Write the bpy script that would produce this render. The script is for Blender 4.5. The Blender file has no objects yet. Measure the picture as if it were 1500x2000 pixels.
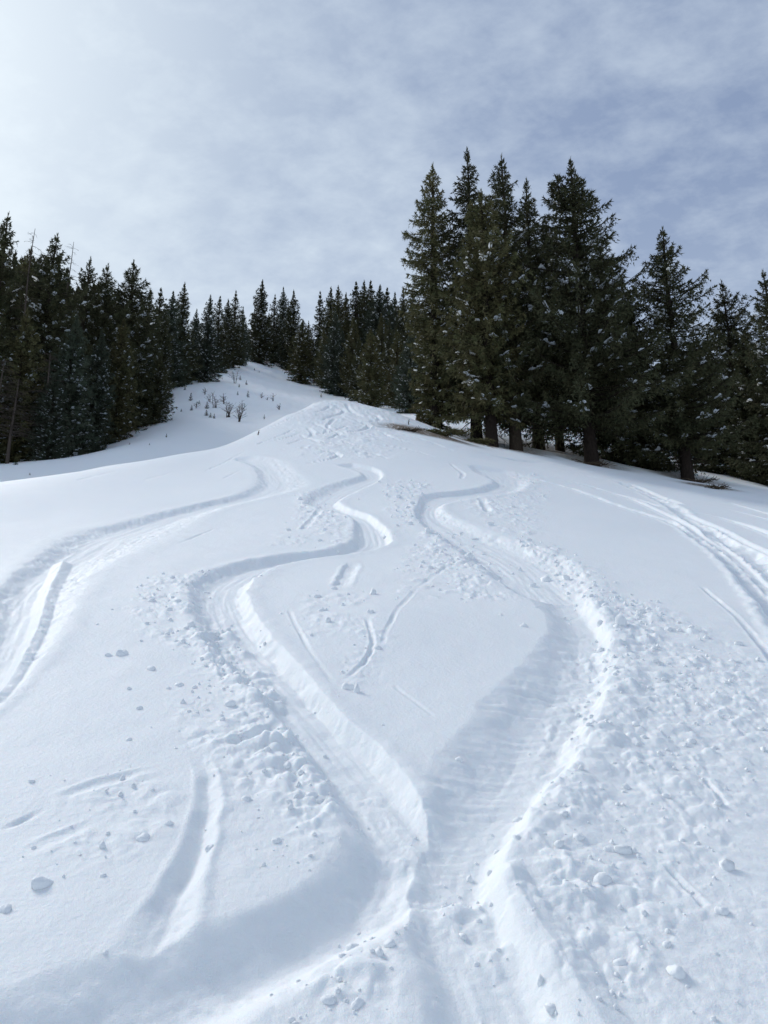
import bpy, math, random
import numpy as np
from mathutils import Vector

# ------------------------------------------------------------------ camera
SC = bpy.context.scene
COL = SC.collection
FPX = 1540.0                       # focal length in pixels of the 1500x2000 frame
PITCH = math.radians(15.0)
cam_d = bpy.data.cameras.new('camera')
cam = bpy.data.objects.new('camera', cam_d)
COL.objects.link(cam)
cam_d.sensor_fit = 'VERTICAL'
cam_d.sensor_height = 36.0
cam_d.lens = FPX / 2000.0 * 36.0
cam_d.clip_start = 0.05
cam_d.clip_end = 6000.0
cam.location = (0, 0, 0)
cam.rotation_euler = (math.pi / 2 + PITCH, 0, 0)
SC.camera = cam

# ------------------------------------------------------------------ light
SUN_AZ, SUN_EL = math.radians(-47.0), math.radians(38.0)
SUN_DIR = Vector((math.sin(SUN_AZ) * math.cos(SUN_EL), math.cos(SUN_AZ) * math.cos(SUN_EL), math.sin(SUN_EL)))
sd = bpy.data.lights.new('sun', 'SUN')
sd.energy = 1.6
sd.angle = math.radians(17.0)
sd.color = (1.0, 0.97, 0.92)
so = bpy.data.objects.new('sun', sd)
so.rotation_euler = SUN_DIR.to_track_quat('Z', 'Y').to_euler()
so.location = (-20, 20, 40)
COL.objects.link(so)

world = bpy.data.worlds.new('World')
SC.world = world
world.use_nodes = True
nt = world.node_tree
nt.nodes.clear()


def N(tree, kind, **kw):
    n = tree.nodes.new(kind)
    for k, v in kw.items():
        setattr(n, k, v)
    return n


def math_node(tree, op, a, b=None, clamp=False):
    n = N(tree, 'ShaderNodeMath', operation=op)
    n.use_clamp = clamp
    for i, v in enumerate((a, b)):
        if v is None:
            continue
        if isinstance(v, (int, float)):
            n.inputs[i].default_value = v
        else:
            tree.links.new(v, n.inputs[i])
    return n.outputs[0]


def mix_col(tree, fac, a, b, blend='MIX'):
    n = N(tree, 'ShaderNodeMix', data_type='RGBA', blend_type=blend)
    for i, v in ((0, fac), (6, a), (7, b)):
        if isinstance(v, (int, float)):
            n.inputs[i].default_value = v
        elif isinstance(v, tuple):
            n.inputs[i].default_value = (*v, 1)
        else:
            tree.links.new(v, n.inputs[i])
    return n.outputs[2]


def ramp(tree, fac, stops):
    n = N(tree, 'ShaderNodeMapRange')
    n.interpolation_type = 'SMOOTHSTEP'
    n.inputs[1].default_value, n.inputs[2].default_value = stops
    tree.links.new(fac, n.inputs[0])
    return n.outputs[0]


def noise_node(tree, vec, scale, detail=6, rough=0.55, dist=0.0):
    n = N(tree, 'ShaderNodeTexNoise')
    n.inputs['Scale'].default_value = scale
    n.inputs['Detail'].default_value = detail
    n.inputs['Roughness'].default_value = rough
    n.inputs['Distortion'].default_value = dist
    if vec is not None:
        tree.links.new(vec, n.inputs['Vector'])
    return n.outputs['Fac']


sky = N(nt, 'ShaderNodeTexSky', sky_type='NISHITA')
sky.sun_disc = False
sky.sun_elevation = SUN_EL
sky.sun_rotation = SUN_AZ
sky.altitude = 1600
sky.air_density = 1.0
sky.dust_density = 0.6
tc = N(nt, 'ShaderNodeTexCoord')
dirv = tc.outputs['Generated']
sep = N(nt, 'ShaderNodeSeparateXYZ')
nt.links.new(dirv, sep.inputs[0])
zup = math_node(nt, 'MAXIMUM', sep.outputs[2], 0.0)
den = math_node(nt, 'ADD', zup, 0.22)
cmb = N(nt, 'ShaderNodeCombineXYZ')
nt.links.new(math_node(nt, 'DIVIDE', sep.outputs[0], den), cmb.inputs[0])
nt.links.new(math_node(nt, 'DIVIDE', sep.outputs[1], den), cmb.inputs[1])
cloudv = cmb.outputs[0]
big = noise_node(nt, cloudv, 1.25, 5, 0.5, 0.6)
fv = N(nt, 'ShaderNodeMapping')
fv.inputs['Rotation'].default_value = (0, 0, 0.7)
fv.inputs['Scale'].default_value = (1.0, 1.35, 1.0)
nt.links.new(cloudv, fv.inputs[0])
fine = noise_node(nt, fv.outputs[0], 13.0, 7, 0.62, 0.12)
dotn = N(nt, 'ShaderNodeVectorMath', operation='DOT_PRODUCT')
nt.links.new(dirv, dotn.inputs[0])
dotn.inputs[1].default_value = SUN_DIR
cosang = math_node(nt, 'MAXIMUM', dotn.outputs['Value'], 0.0)
glow_w = math_node(nt, 'POWER', cosang, 8.0)
glow_n = math_node(nt, 'POWER', cosang, 26.0)
cov = math_node(nt, 'ADD', ramp(nt, big, (0.40, 0.72)), math_node(nt, 'MULTIPLY', math_node(nt, 'SUBTRACT', fine, 0.5), 1.5), clamp=True)
low = math_node(nt, 'SUBTRACT', 1.0, ramp(nt, sep.outputs[2], (0.32, 0.62)))
cov = math_node(nt, 'ADD', math_node(nt, 'MULTIPLY', cov, 0.72), math_node(nt, 'MULTIPLY', low, 0.50), clamp=True)
cov = math_node(nt, 'ADD', cov, math_node(nt, 'MULTIPLY', glow_w, 0.75), clamp=True)
skyb = mix_col(nt, 1.0, sky.outputs[0], (0.085, 0.085, 0.085), 'MULTIPLY')
thin = mix_col(nt, 0.72, skyb, (0.24, 0.305, 0.445))            # thin veil lets some blue through
thick = (0.49, 0.565, 0.655)
cl = mix_col(nt, cov, thin, thick)
cl = mix_col(nt, math_node(nt, 'MULTIPLY', glow_w, 0.55, clamp=True), cl, (0.66, 0.74, 0.785))
cl = mix_col(nt, math_node(nt, 'MULTIPLY', glow_n, 0.4, clamp=True), cl, (1.0, 1.05, 1.07))
bg = N(nt, 'ShaderNodeBackground')
bg.inputs[1].default_value = 1.0
nt.links.new(cl, bg.inputs[0])
wo = N(nt, 'ShaderNodeOutputWorld')
nt.links.new(bg.outputs[0], wo.inputs[0])

SC.view_settings.view_transform = 'Standard'
SC.view_settings.look = 'None'
SC.view_settings.exposure = 0.38
SC.view_settings.gamma = 1.0
SC.view_settings.use_curve_mapping = False

rng = np.random.default_rng(7)
random.seed(7)

# ------------------------------------------------------------------ helpers
CP, SP = math.cos(PITCH), math.sin(PITCH)


def ray(X, Y):
    """pixel -> (x, z) per metre of forward distance y"""
    u = (np.asarray(X, float) - 750.0) / FPX
    v = (1000.0 - np.asarray(Y, float)) / FPX
    f = CP - v * SP
    return u / f, (SP + v * CP) / f


def sstep(a, b, x):
    t = np.clip((x - a) / (b - a), 0, 1)
    return t * t * (3 - 2 * t)


def hash2(ix, iy, seed):
    h = (ix.astype(np.int64) * 374761393 + iy.astype(np.int64) * 668265263 + seed * 2147483647 + seed * 97) & 0xffffffff
    h = ((h ^ (h >> 13)) * 1274126177) & 0xffffffff
    h = ((h ^ (h >> 16)) * 2246822519) & 0xffffffff
    return ((h ^ (h >> 15)) & 0xffffff).astype(np.float64) / 0xffffff


def vnoise(x, y, seed=0):
    ix, iy = np.floor(x), np.floor(y)
    fx, fy = x - ix, y - iy
    fx = fx * fx * fx * (fx * (fx * 6 - 15) + 10)
    fy = fy * fy * fy * (fy * (fy * 6 - 15) + 10)
    a, b = hash2(ix, iy, seed), hash2(ix + 1, iy, seed)
    c, d = hash2(ix, iy + 1, seed), hash2(ix + 1, iy + 1, seed)
    return (a + (b - a) * fx + (c - a) * fy + (a - b - c + d) * fx * fy) * 2 - 1


def fbm(x, y, seed=0, octv=3, gain=0.5):
    s, a, o = 0, 1.0, 0.0
    for i in range(octv):
        s = s + a * vnoise(x * 2 ** i + 17.3 * i, y * 2 ** i - 9.1 * i, seed + i)
        o += a
        a *= gain
    return s / o


def lumps(x, y, cell, seed, prob=0.6):
    """rounded snow clods scattered on a jittered grid; height 0..1"""
    gx, gy = x / cell, y / cell
    ix, iy = np.floor(gx), np.floor(gy)
    out = np.zeros_like(x)
    for dx in (-1, 0, 1):
        for dy in (-1, 0, 1):
            cx, cy = ix + dx, iy + dy
            px = cx + 0.15 + 0.7 * hash2(cx, cy, seed)
            py = cy + 0.15 + 0.7 * hash2(cx, cy, seed + 1)
            k = hash2(cx, cy, seed + 2)
            r = 0.32 + 0.5 * hash2(cx, cy, seed + 3)
            ang = hash2(cx, cy, seed + 4) * 6.28
            ddx, ddy = gx - px, gy - py
            ax = ddx * np.cos(ang) + ddy * np.sin(ang)
            ay = (-ddx * np.sin(ang) + ddy * np.cos(ang)) * 1.35
            d2 = (ax * ax + ay * ay) / (r * r)
            h = np.clip(1 - d2, 0, 1) ** 1.15 * r * (k < prob)
            out = np.maximum(out, h)
    return out


# ------------------------------------------------------------------ base terrain
ZC = -1.55
ctrl = []          # (az, ln r, q) with z = ZC + q r


def add_xyz(x, y, z, dz=0.0):
    r = math.hypot(x, y)
    ctrl.append((math.atan2(x, y), math.log(r), (z + dz - ZC) / r))


def add_px(X, Y, D, dz=0.0):
    a, b = ray(X, Y)
    add_xyz(float(a) * D, D, float(b) * D, dz)


for r in (0.7, 1.4, 2.6, 4.4):
    for azd in (-48, -24, 0, 24, 48):
        x, y = r * math.sin(math.radians(azd)), r * math.cos(math.radians(azd))
        add_xyz(x, y, ZC + 0.365 * y)
vis = [  # pixel of the ground, metres ahead
    (750, 1200, 6.3), (750, 1100, 8.9), (750, 1000, 13.4), (750, 950, 17), (740, 900, 22), (700, 850, 28.5), (650, 805, 36),
    (100, 1200, 6.4), (100, 1100, 9.0), (100, 1010, 13.5), (300, 950, 18), (420, 900, 23.5), (560, 835, 31.5),
    (1400, 1200, 6.5), (1400, 1100, 9.6), (1400, 1040, 14), (1400, 1000, 20), (1150, 950, 22), (1000, 905, 28), (880, 870, 29),
    # crest of the spur
    (-250, 968, 17), (0, 946, 20), (200, 914, 24), (350, 887, 27), (500, 842, 32), (560, 812, 35), (620, 786, 39), (660, 783, 40),
    (710, 791, 39.5), (770, 808, 38.5), (850, 838, 37.5), (900, 857, 37), (1000, 878, 36.5), (1150, 906, 37), (1300, 934, 37.5), (1500, 963, 37), (1750, 1000, 36),
    # rise behind the right hand trees
    (960, 850, 44.5), (1230, 893, 46), (1430, 917, 50), (1750, 960, 50), (880, 815, 60), (1300, 850, 85), (1600, 880, 85), (1000, 770, 115),
    # gully and the bank behind it
    (-250, 945, 36), (-250, 915, 47), (0, 934, 36), (0, 904, 47), (150, 902, 42), (180, 885, 53), (250, 880, 45), (300, 850, 55), (230, 845, 66), (330, 812, 70),
    (400, 838, 56), (400, 788, 76), (350, 757, 90), (460, 795, 76), (450, 722, 118), (500, 706, 136), (545, 716, 142), (600, 748, 122),
    (560, 772, 94), (640, 772, 102), (700, 788, 92), (770, 800, 86), (0, 850, 80), (100, 800, 115), (-250, 850, 90), (600, 695, 190), (300, 690, 190), (820, 720, 160),
]
for a in vis:
    add_px(*a)
for X, Y, D in [(-250, 968, 24), (0, 946, 26.5), (200, 914, 31), (350, 887, 35), (500, 842, 41), (560, 812, 46), (620, 786, 52), (680, 786, 53), (740, 799, 52)]:
    add_px(X, Y, D, -1.3)
for azd in (-46, -23, 0, 23, 46):
    for r, z in ((320, 78), (700, 70), (2200, 30)):
        ctrl.append((math.radians(azd), math.log(r), (z - ZC) / r))
C = np.array(ctrl)
CU, CV, CQ = C[:, 0] * 2.2, C[:, 1], C[:, 2]


def tps_k(d2):
    return 0.5 * d2 * np.log(d2 + 1e-12)


n = len(CU)
A = np.zeros((n + 3, n + 3))
A[:n, :n] = tps_k((CU[:, None] - CU) ** 2 + (CV[:, None] - CV) ** 2) + np.eye(n) * 2e-4
A[:n, n] = 1
A[:n, n + 1], A[:n, n + 2] = CU, CV
A[n:, :n] = A[:n, n:].T
W = np.linalg.solve(A, np.concatenate([CQ, np.zeros(3)]))
LIM = math.radians(50)


def base(x, y):
    x, y = np.asarray(x, float), np.asarray(y, float)
    shp = x.shape
    x, y = x.ravel(), y.ravel()
    out = np.empty_like(x)
    for i in range(0, len(x), 60000):
        xx, yy = x[i:i + 60000], y[i:i + 60000]
        r = np.maximum(np.hypot(xx, yy), 0.05)
        az = np.arctan2(xx, yy)
        azc = np.clip(az, -LIM, LIM) * 2.2
        lv = np.clip(np.log(r), -0.4, 7.7)
        q = W[n] + W[n + 1] * azc + W[n + 2] * lv
        for k in range(n):
            q = q + W[k] * tps_k((azc - CU[k]) ** 2 + (lv - CV[k]) ** 2)
        w = 1 - sstep(math.radians(50), math.radians(95), np.abs(az))
        plane = 0.365 * np.cos(az) / (1 + r / 900)
        q = q * w + plane * (1 - w)
        und = 0.05 * fbm(xx / 3.1, yy / 3.1, 3, 2) * sstep(4, 16, r) + 0.25 * fbm(xx / 14, yy / 14, 5, 2) * sstep(45, 80, r)
        out[i:i + 60000] = ZC + q * r + und
    return out.reshape(shp)


DS = np.exp(np.linspace(math.log(1.3), math.log(260), 900))


def hit(pts, dmax=43.0, dmin=1.3):
    """first ground crossing of each pixel's ray -> (x, y)"""
    pts = np.asarray(pts, float)
    a, b = ray(pts[:, 0], pts[:, 1])
    ds = DS[(DS <= dmax) & (DS >= dmin)]
    gz = base(a[:, None] * ds, np.broadcast_to(ds, (len(a), len(ds))))
    below = (b[:, None] * ds) < gz
    idx = np.where(below.any(1), below.argmax(1), len(ds) - 1)
    out = []
    for i, k in enumerate(idx):
        if k == 0 or not below[i, k]:
            d = ds[k]
        else:
            f0 = b[i] * ds[k - 1] - gz[i, k - 1]
            f1 = b[i] * ds[k] - gz[i, k]
            d = ds[k - 1] + (ds[k] - ds[k - 1]) * f0 / (f0 - f1)
        out.append((a[i] * d, d))
    return np.array(out)


def spline(P, step):
    """Catmull-Rom through rows of P (columns 0,1 are x,y), resampled about every step metres"""
    P = np.vstack([2 * P[0] - P[1], P, 2 * P[-1] - P[-2]])
    out = []
    for i in range(1, len(P) - 2):
        p0, p1, p2, p3 = P[i - 1:i + 3]
        m = max(2, int(np.hypot(*(p2 - p1)[:2]) / step))
        t = np.linspace(0, 1, m, endpoint=False)[:, None]
        out.append(0.5 * (2 * p1 + (p2 - p0) * t + (2 * p0 - 5 * p1 + 4 * p2 - p3) * t * t + (3 * p1 - p0 - 3 * p2 + p3) * t ** 3))
    out.append(P[-2:-1])
    return np.vstack(out)


# ------------------------------------------------------------------ ski tracks
class Strip:
    """a band on the ground traced by its two edges; gives the signed cross position and length along"""

    def __init__(self, st, rows=None):
        if rows is not None:                     # centre line and half width, already in metres
            a = b = None
            m = len(rows)
        else:
            a, b, rows, m = self.edges(np.asarray(st, float))
        dist = np.hypot(rows[:, 0], rows[:, 1])
        S = spline(rows, max(0.08, dist.min() * 0.03))
        self.c, self.hw = S[:, :2], np.maximum(S[:, 2], 0.015)
        seg = np.diff(self.c, axis=0)
        self.len = np.concatenate([[0], np.cumsum(np.hypot(*seg.T))])
        if a is None:
            self.sign = -1.0 if self.c[-1, 1] < self.c[0, 1] else 1.0
            return
        ab = (b - a)[m // 2]
        t = (rows[min(m // 2 + 1, m - 1), :2] - rows[max(m // 2 - 1, 0), :2])
        self.sign = 1.0 if (t[0] * ab[1] - t[1] * ab[0]) > 0 else -1.0

    @staticmethod
    def edges(st):
        e = hit(np.vstack([st[:, 0:2], st[:, 2:4]]))
        m = len(st)
        a, b = e[:m], e[m:]
        rows = np.hstack([(a + b) / 2, np.hypot(*(b - a).T)[:, None] / 2])
        return a, b, rows, m

    def query(self, x, y, margin):
        hwm = self.hw.max() * margin
        lo, hi = self.c.min(0) - hwm, self.c.max(0) + hwm
        idx = np.nonzero((x > lo[0]) & (x < hi[0]) & (y > lo[1]) & (y < hi[1]))[0]
        if len(idx) == 0:
            return idx, None, None, None, None
        px, py = x[idx], y[idx]
        best = np.full(len(idx), 1e9)
        sgn = np.zeros(len(idx))
        al = np.zeros(len(idx))
        hw = np.ones(len(idx))
        for k in range(len(self.c) - 1):
            p, q = self.c[k], self.c[k + 1]
            d = q - p
            L2 = d @ d + 1e-12
            wx, wy = px - p[0], py - p[1]
            t = np.clip((wx * d[0] + wy * d[1]) / L2, 0, 1)
            ex, ey = wx - t * d[0], wy - t * d[1]
            dd = ex * ex + ey * ey
            m = dd < best
            best[m] = dd[m]
            sgn[m] = np.where(d[0] * wy[m] - d[1] * wx[m] > 0, 1.0, -1.0)
            al[m] = self.len[k] + t[m] * math.sqrt(L2)
            hw[m] = self.hw[k] + t[m] * (self.hw[k + 1] - self.hw[k])
        dist = np.sqrt(best)
        keep = dist < hw * margin
        return idx[keep], (dist * sgn * self.sign)[keep], al[keep], hw[keep], None


TR = []


def track(st, depth, wa=0.35, wb=0.4, ba=0.03, bb=0.06, t0=0.6, t1=0.6, lump=0.0, rip=0.0, floor=0.009, clean=0, fade=None):
    TR.append((Strip(st), dict(depth=depth, wa=wa, wb=wb, ba=ba, bb=bb, t0=t0, t1=t1, lump=lump, rip=rip, floor=floor, clean=clean, fade=fade)))


def line(pts, w, depth, **kw):
    """narrow track given by its centre pixels and a width in pixels (number or list)"""
    c = hit(np.asarray(pts, float))
    wm = np.broadcast_to(np.asarray(w, float), (len(c),)) * np.hypot(c[:, 0], c[:, 1]) / FPX
    TR.append((Strip(None, np.hstack([c, wm[:, None] * 0.5])), dict(dict(depth=depth, wa=0.35, wb=0.4, ba=0.03, bb=0.06, t0=0.6, t1=0.6, lump=0.0, rip=0.0, floor=0.009, clean=0, fade=None), **kw)))


# the big right hand S
track([(940, 914, 968, 910), (968, 930, 1000, 925), (975, 943, 1017, 943), (955, 950, 1000, 962), (915, 957, 940, 968), (860, 964, 885, 977),
       (816, 985, 868, 985), (818, 1010, 868, 1003), (868, 1040, 898, 1024), (938, 1074, 958, 1050), (992, 1110, 1032, 1080), (1028, 1150, 1088, 1120),
       (1058, 1183, 1145, 1168)], 0.09, 0.27, 0.5, 0.008, 0.012, 0.5, 0.3, lump=0.3)
track([(1040, 1165, 1120, 1150), (1066, 1205, 1180, 1218), (1048, 1255, 1205, 1275), (985, 1328, 1195, 1345), (905, 1408, 1155, 1440), (850, 1480, 1110, 1520),
       (815, 1550, 1030, 1610), (765, 1615, 985, 1680), (745, 1690, 975, 1740), (770, 1770, 980, 1790)], 0.088, 0.68, 0.34, 0.0, 0.02, 0.5, 0.35, lump=0.4, rip=0.7, floor=0.004)
# the big left hand S
track([(650, 906, 690, 906), (690, 917, 735, 915), (705, 928, 748, 930), (690, 936, 715, 945), (650, 952, 668, 964), (617, 975, 640, 984), (640, 997, 668, 990),
       (685, 1010, 725, 1008), (690, 1035, 757, 1035), (680, 1058, 762, 1060), (640, 1072, 690, 1082), (560, 1082, 600, 1094), (470, 1098, 530, 1108),
       (400, 1120, 490, 1130), (362, 1160, 484, 1152), (375, 1200, 497, 1198), (412, 1255, 540, 1262), (465, 1325, 600, 1322), (530, 1390, 655, 1380),
       (585, 1460, 735, 1455), (640, 1545, 812, 1540), (690, 1635, 870, 1615), (745, 1720, 968, 1690), (790, 1820, 1002, 1795), (812, 1900, 1055, 1895), (818, 1990, 1108, 1990), (800, 2300, 1260, 2300)],
      0.092, 0.42, 0.26, 0.01, 0.008, 0.5, 0.0, lump=0.35, rip=0.12, fade=(2.4, 1.0, 0.55))
track([(690, 1600, 860, 1650), (680, 1660, 800, 1800), (555, 1738, 720, 1850), (420, 1800, 640, 1910), (230, 1872, 500, 1990), (0, 1945, 330, 2110), (-300, 2050, 100, 2300)],
      0.135, 0.9, 0.95, 0.0, 0.0, 0.3, 0.0, lump=0.4, rip=0.3)
# shallow groove on the lower left
track([(368, 1470, 398, 1470), (380, 1530, 425, 1525), (372, 1600, 425, 1590), (345, 1680, 412, 1665), (285, 1770, 388, 1755), (215, 1870, 375, 1850), (120, 1980, 330, 1960)],
      0.045, 0.7, 0.6, 0.004, 0.008, 1.6, 2.2, lump=0.3)
# far left S
track([(455, 892, 492, 892), (500, 902, 540, 906), (518, 925, 570, 930), (517, 944, 578, 955), (470, 965, 520, 972), (400, 982, 432, 992), (320, 1003, 350, 1020),
       (230, 1030, 275, 1052), (140, 1066, 225, 1085), (70, 1102, 185, 1115), (15, 1142, 155, 1150), (2, 1190, 128, 1200), (-25, 1260, 90, 1268), (-60, 1340, 40, 1340),
       (-140, 1440, -50, 1430)], 0.082, 0.34, 0.7, 0.008, 0.008, 0.5, 0.2, lump=0.2)
line([(125, 1090), (95, 1150), (75, 1220), (30, 1310), (-20, 1380)], [34, 36, 36, 36, 40], -0.06, wa=0.9, wb=0.9, ba=0, bb=0)
line([(985, 1690), (1020, 1770), (1075, 1850), (1140, 1960), (1220, 2100)], [60, 90, 110, 120, 140], -0.03, wa=0.9, wb=0.9, ba=0, bb=0)
# worn lines on the right
for pts, w, d in [
    ([(960, 915), (1080, 945), (1200, 985), (1330, 1027), (1420, 1088), (1510, 1180), (1600, 1300), (1720, 1500)], [16, 20, 26, 34, 44, 60, 84, 100], 0.13),
    ([(1080, 940), (1180, 958), (1290, 990)], [12, 14, 18], 0.08),
    ([(1225, 945), (1290, 975), (1350, 1015), (1430, 1060), (1520, 1120), (1640, 1230), (1780, 1400)], [44, 40, 36, 44, 60, 76, 90], 0.16),
    ([(1330, 995), (1420, 1015), (1510, 1045), (1640, 1100), (1800, 1190)], [20, 24, 30, 40, 50], 0.12),
    ([(1300, 985), (1400, 1030), (1510, 1085), (1660, 1170)], [16, 20, 26, 36], 0.08),
    ([(1370, 1145), (1440, 1205), (1510, 1290), (1600, 1430)], [10, 13, 20, 26], 0.02),
    ([(1420, 980), (1520, 1010)], [16, 20], 0.08),
    ([(880, 868), (960, 890), (1060, 905)], [18, 22, 20], 0.101), ([(900, 855), (1000, 885), (1110, 912), (1180, 925)], [14, 18, 20, 18], 0.094),
    ([(990, 900), (1060, 918)], [16, 16], 0.086), ([(1080, 908), (1150, 922)], [16, 16], 0.086), ([(830, 858), (900, 885), (985, 905)], [12, 12, 12], 0.072),
    ([(1040, 925), (1160, 952), (1290, 1000), (1400, 1060), (1510, 1150), (1640, 1300)], [10, 14, 20, 28, 40, 60], 0.09),
    ([(1180, 945), (1300, 972), (1420, 995), (1560, 1030)], [10, 12, 16, 20], 0.08),
    ([(1010, 905), (1120, 925), (1230, 945), (1330, 985)], [12, 14, 18, 22], 0.10),
    ([(1240, 955), (1330, 1000), (1420, 1070), (1530, 1160), (1660, 1300)], [12, 16, 26, 40, 56], 0.07),
    ([(940, 972), (952, 1000)], [16, 20], 0.058), ([(690, 1098), (680, 1120), (664, 1150)], [28, 34, 36], 0.04),
    ([(565, 1190), (590, 1245), (625, 1300), (655, 1335)], [10, 12, 14, 16], 0.011), ([(718, 1210), (728, 1255), (712, 1295), (678, 1325)], [12, 12, 14, 16], 0.02),
    ([(872, 1108), (820, 1145), (775, 1195), (745, 1260)], [12, 12, 12, 12], 0.010),
    ([(105, 1562), (200, 1530), (310, 1500)], [40, 36, 26], 0.02), ([(50, 1672), (110, 1640), (200, 1600)], [44, 44, 30], 0.02), ([(0, 1620), (90, 1580)], [22, 20], 0.01),
    ([(430, 1462), (500, 1440), (550, 1410)], [36, 34, 26], 0.050), ([(395, 1230), (430, 1290), (445, 1340)], [20, 24, 20], 0.029),
    ([(1300, 1690), (1345, 1735), (1385, 1775)], [12, 16, 24], 0.025), ([(1375, 1520), (1420, 1575)], [12, 14], 0.014),
    ([(630, 990), (615, 1010), (590, 1035)], [14, 16, 18], 0.036), ([(350, 1062), (420, 1032)], [9, 6], 0.022), ([(435, 935), (470, 918)], [8, 5], 0.022),
    ([(280, 938), (330, 925)], [6, 6], 0.043), ([(400, 920), (480, 880)], [6, 5], 0.043), ([(150, 938), (230, 920)], [8, 6], 0.036),
    ([(770, 1340), (850, 1400)], [7, 9], 0.005),
    # wiggles near the crest
    ([(640, 787), (668, 798), (672, 806), (650, 813), (628, 822)], [9, 10, 12, 10, 9], 0.150), ([(676, 790), (690, 806), (712, 815)], [10, 12, 10], 0.132),
    ([(628, 845), (590, 858), (560, 868)], [9, 9, 7], 0.096), ([(655, 818), (640, 834), (665, 846), (640, 858)], [9, 10, 12, 10], 0.120),
    ([(690, 820), (722, 832), (700, 842), (660, 848)], [10, 13, 10, 8], 0.120), ([(720, 818), (760, 832), (785, 842)], [9, 11, 9], 0.120), ([(700, 846), (735, 853), (755, 857)], [11, 13, 10], 0.132),
    ([(760, 840), (800, 850), (840, 862)], [9, 12, 9], 0.108), ([(600, 835), (612, 845), (608, 852)], [10, 14, 10], 0.120), ([(575, 838), (545, 852), (500, 868)], [7, 7, 6], 0.084),
    ([(620, 878), (655, 884), (662, 892), (630, 900), (595, 905)], [10, 14, 13, 9, 8], 0.120), ([(545, 878), (580, 874), (640, 876)], [5, 6, 6], 0.060), ([(740, 868), (800, 878), (850, 893)], [7, 8, 7], 0.060),
    ([(648, 792), (630, 802), (610, 806)], [9, 10, 8], 0.12), ([(705, 800), (735, 812), (742, 820), (720, 826)], [9, 11, 11, 9], 0.12), ([(665, 860), (690, 868), (720, 872)], [10, 11, 9], 0.11),
    ([(610, 826), (640, 838), (632, 846)], [9, 11, 10], 0.11), ([(745, 846), (775, 858), (810, 866)], [9, 11, 9], 0.11), ([(585, 850), (620, 862), (655, 868)], [8, 9, 8], 0.1), ([(680, 832), (650, 842), (615, 850)], [8, 9, 8], 0.11),
    ([(690, 880), (730, 886), (760, 896)], [10, 12, 10], 0.10), ([(530, 862), (560, 855), (590, 845)], [7, 8, 7], 0.1), ([(800, 850), (850, 868), (900, 882)], [9, 10, 10], 0.1),
    ([(780, 822), (830, 834), (880, 848)], [8, 9, 9], 0.108), ([(600, 800), (570, 815), (520, 838)], [6, 6, 5], 0.072), ([(880, 905), (905, 925), (900, 935)], [10, 12, 10], 0.036),
]:
    line(pts, w, d * 0.8, ba=min(0.012, d * 0.15), bb=min(0.022, d * 0.25), wa=0.62, wb=0.25, t0=2.0, t1=2.0, lump=0.25, clean=int(pts[-1][0] > 1280 and pts[-1][1] < 1320))

# bands of thrown snow: edges, clod height, clod size, crumbs
SPRAY = []


def spray(st, amp, cell, crumbs, seed, inside=0.0):
    SPRAY.append((Strip(st), amp, cell, crumbs, seed, inside))


spray([(1080, 1150, 1230, 1165), (1150, 1215, 1400, 1235), (1165, 1330, 1560, 1330), (1120, 1450, 1600, 1450), (1060, 1570, 1500, 1600), (980, 1690, 1420, 1760), (1040, 1850, 1330, 1900), (1100, 2050, 1500, 2100)], 0.040, 0.10, 1500, 11)
spray([(1100, 1240, 1260, 1240), (1130, 1330, 1280, 1340), (1090, 1440, 1260, 1460), (1030, 1560, 1220, 1600), (960, 1680, 1230, 1720), (1010, 1800, 1210, 1840), (1080, 1930, 1250, 1960)], 0.060, 0.14, 300, 17)
spray([(330, 1110, 400, 1125), (250, 1180, 420, 1200), (330, 1260, 480, 1270), (330, 1340, 540, 1370), (330, 1440, 600, 1440), (380, 1540, 660, 1540), (440, 1640, 690, 1640), (430, 1760, 560, 1740)], 0.036, 0.11, 800, 23)
spray([(390, 1420, 590, 1420), (410, 1500, 630, 1500), (430, 1600, 690, 1610), (470, 1700, 640, 1690)], 0.060, 0.16, 250, 29)
spray([(690, 1790, 800, 1800), (610, 1880, 815, 1880), (520, 1960, 810, 1970), (420, 2080, 800, 2100)], 0.075, 0.16, 260, 31, 0.8)
spray([(840, 1640, 960, 1650), (850, 1740, 990, 1720), (860, 1850, 1040, 1840), (880, 1990, 1100, 1990)], 0.05, 0.13, 150, 37, 0.8)
spray([(740, 940, 860, 935), (750, 990, 830, 985), (770, 1030, 900, 1020), (790, 1070, 990, 1070), (760, 1120, 1060, 1120), (760, 1180, 1040, 1170)], 0.05, 0.14, 900, 41)
spray([(560, 960, 640, 955), (560, 1000, 690, 1000), (540, 1040, 700, 1040), (500, 1070, 700, 1065)], 0.045, 0.15, 300, 43)
spray([(1000, 920, 1050, 925), (990, 960, 1080, 965), (900, 985, 1060, 990), (980, 1050, 1060, 1050)], 0.045, 0.16, 260, 47)
spray([(1000, 1060, 1060, 1050), (1060, 1110, 1130, 1100), (1130, 1160, 1220, 1150)], 0.05, 0.12, 250, 53)
spray([(540, 1160, 760, 1150), (560, 1220, 780, 1220), (600, 1290, 780, 1290), (640, 1350, 760, 1350)], 0.022, 0.12, 160, 59)
spray([(60, 1540, 330, 1480), (20, 1640, 380, 1560), (0, 1760, 330, 1680)], 0.03, 0.13, 180, 61)
spray([(560, 790, 760, 795), (520, 830, 860, 835), (560, 870, 800, 870), (580, 900, 780, 900)], 0.10, 0.4, 0, 67)
spray([(1180, 1300, 1560, 1230), (1180, 1500, 1650, 1400), (1150, 1700, 1650, 1600), (1100, 1950, 1650, 1850), (1100, 2150, 1700, 2100)], 0.009, 0.06, 500, 71)


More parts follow.
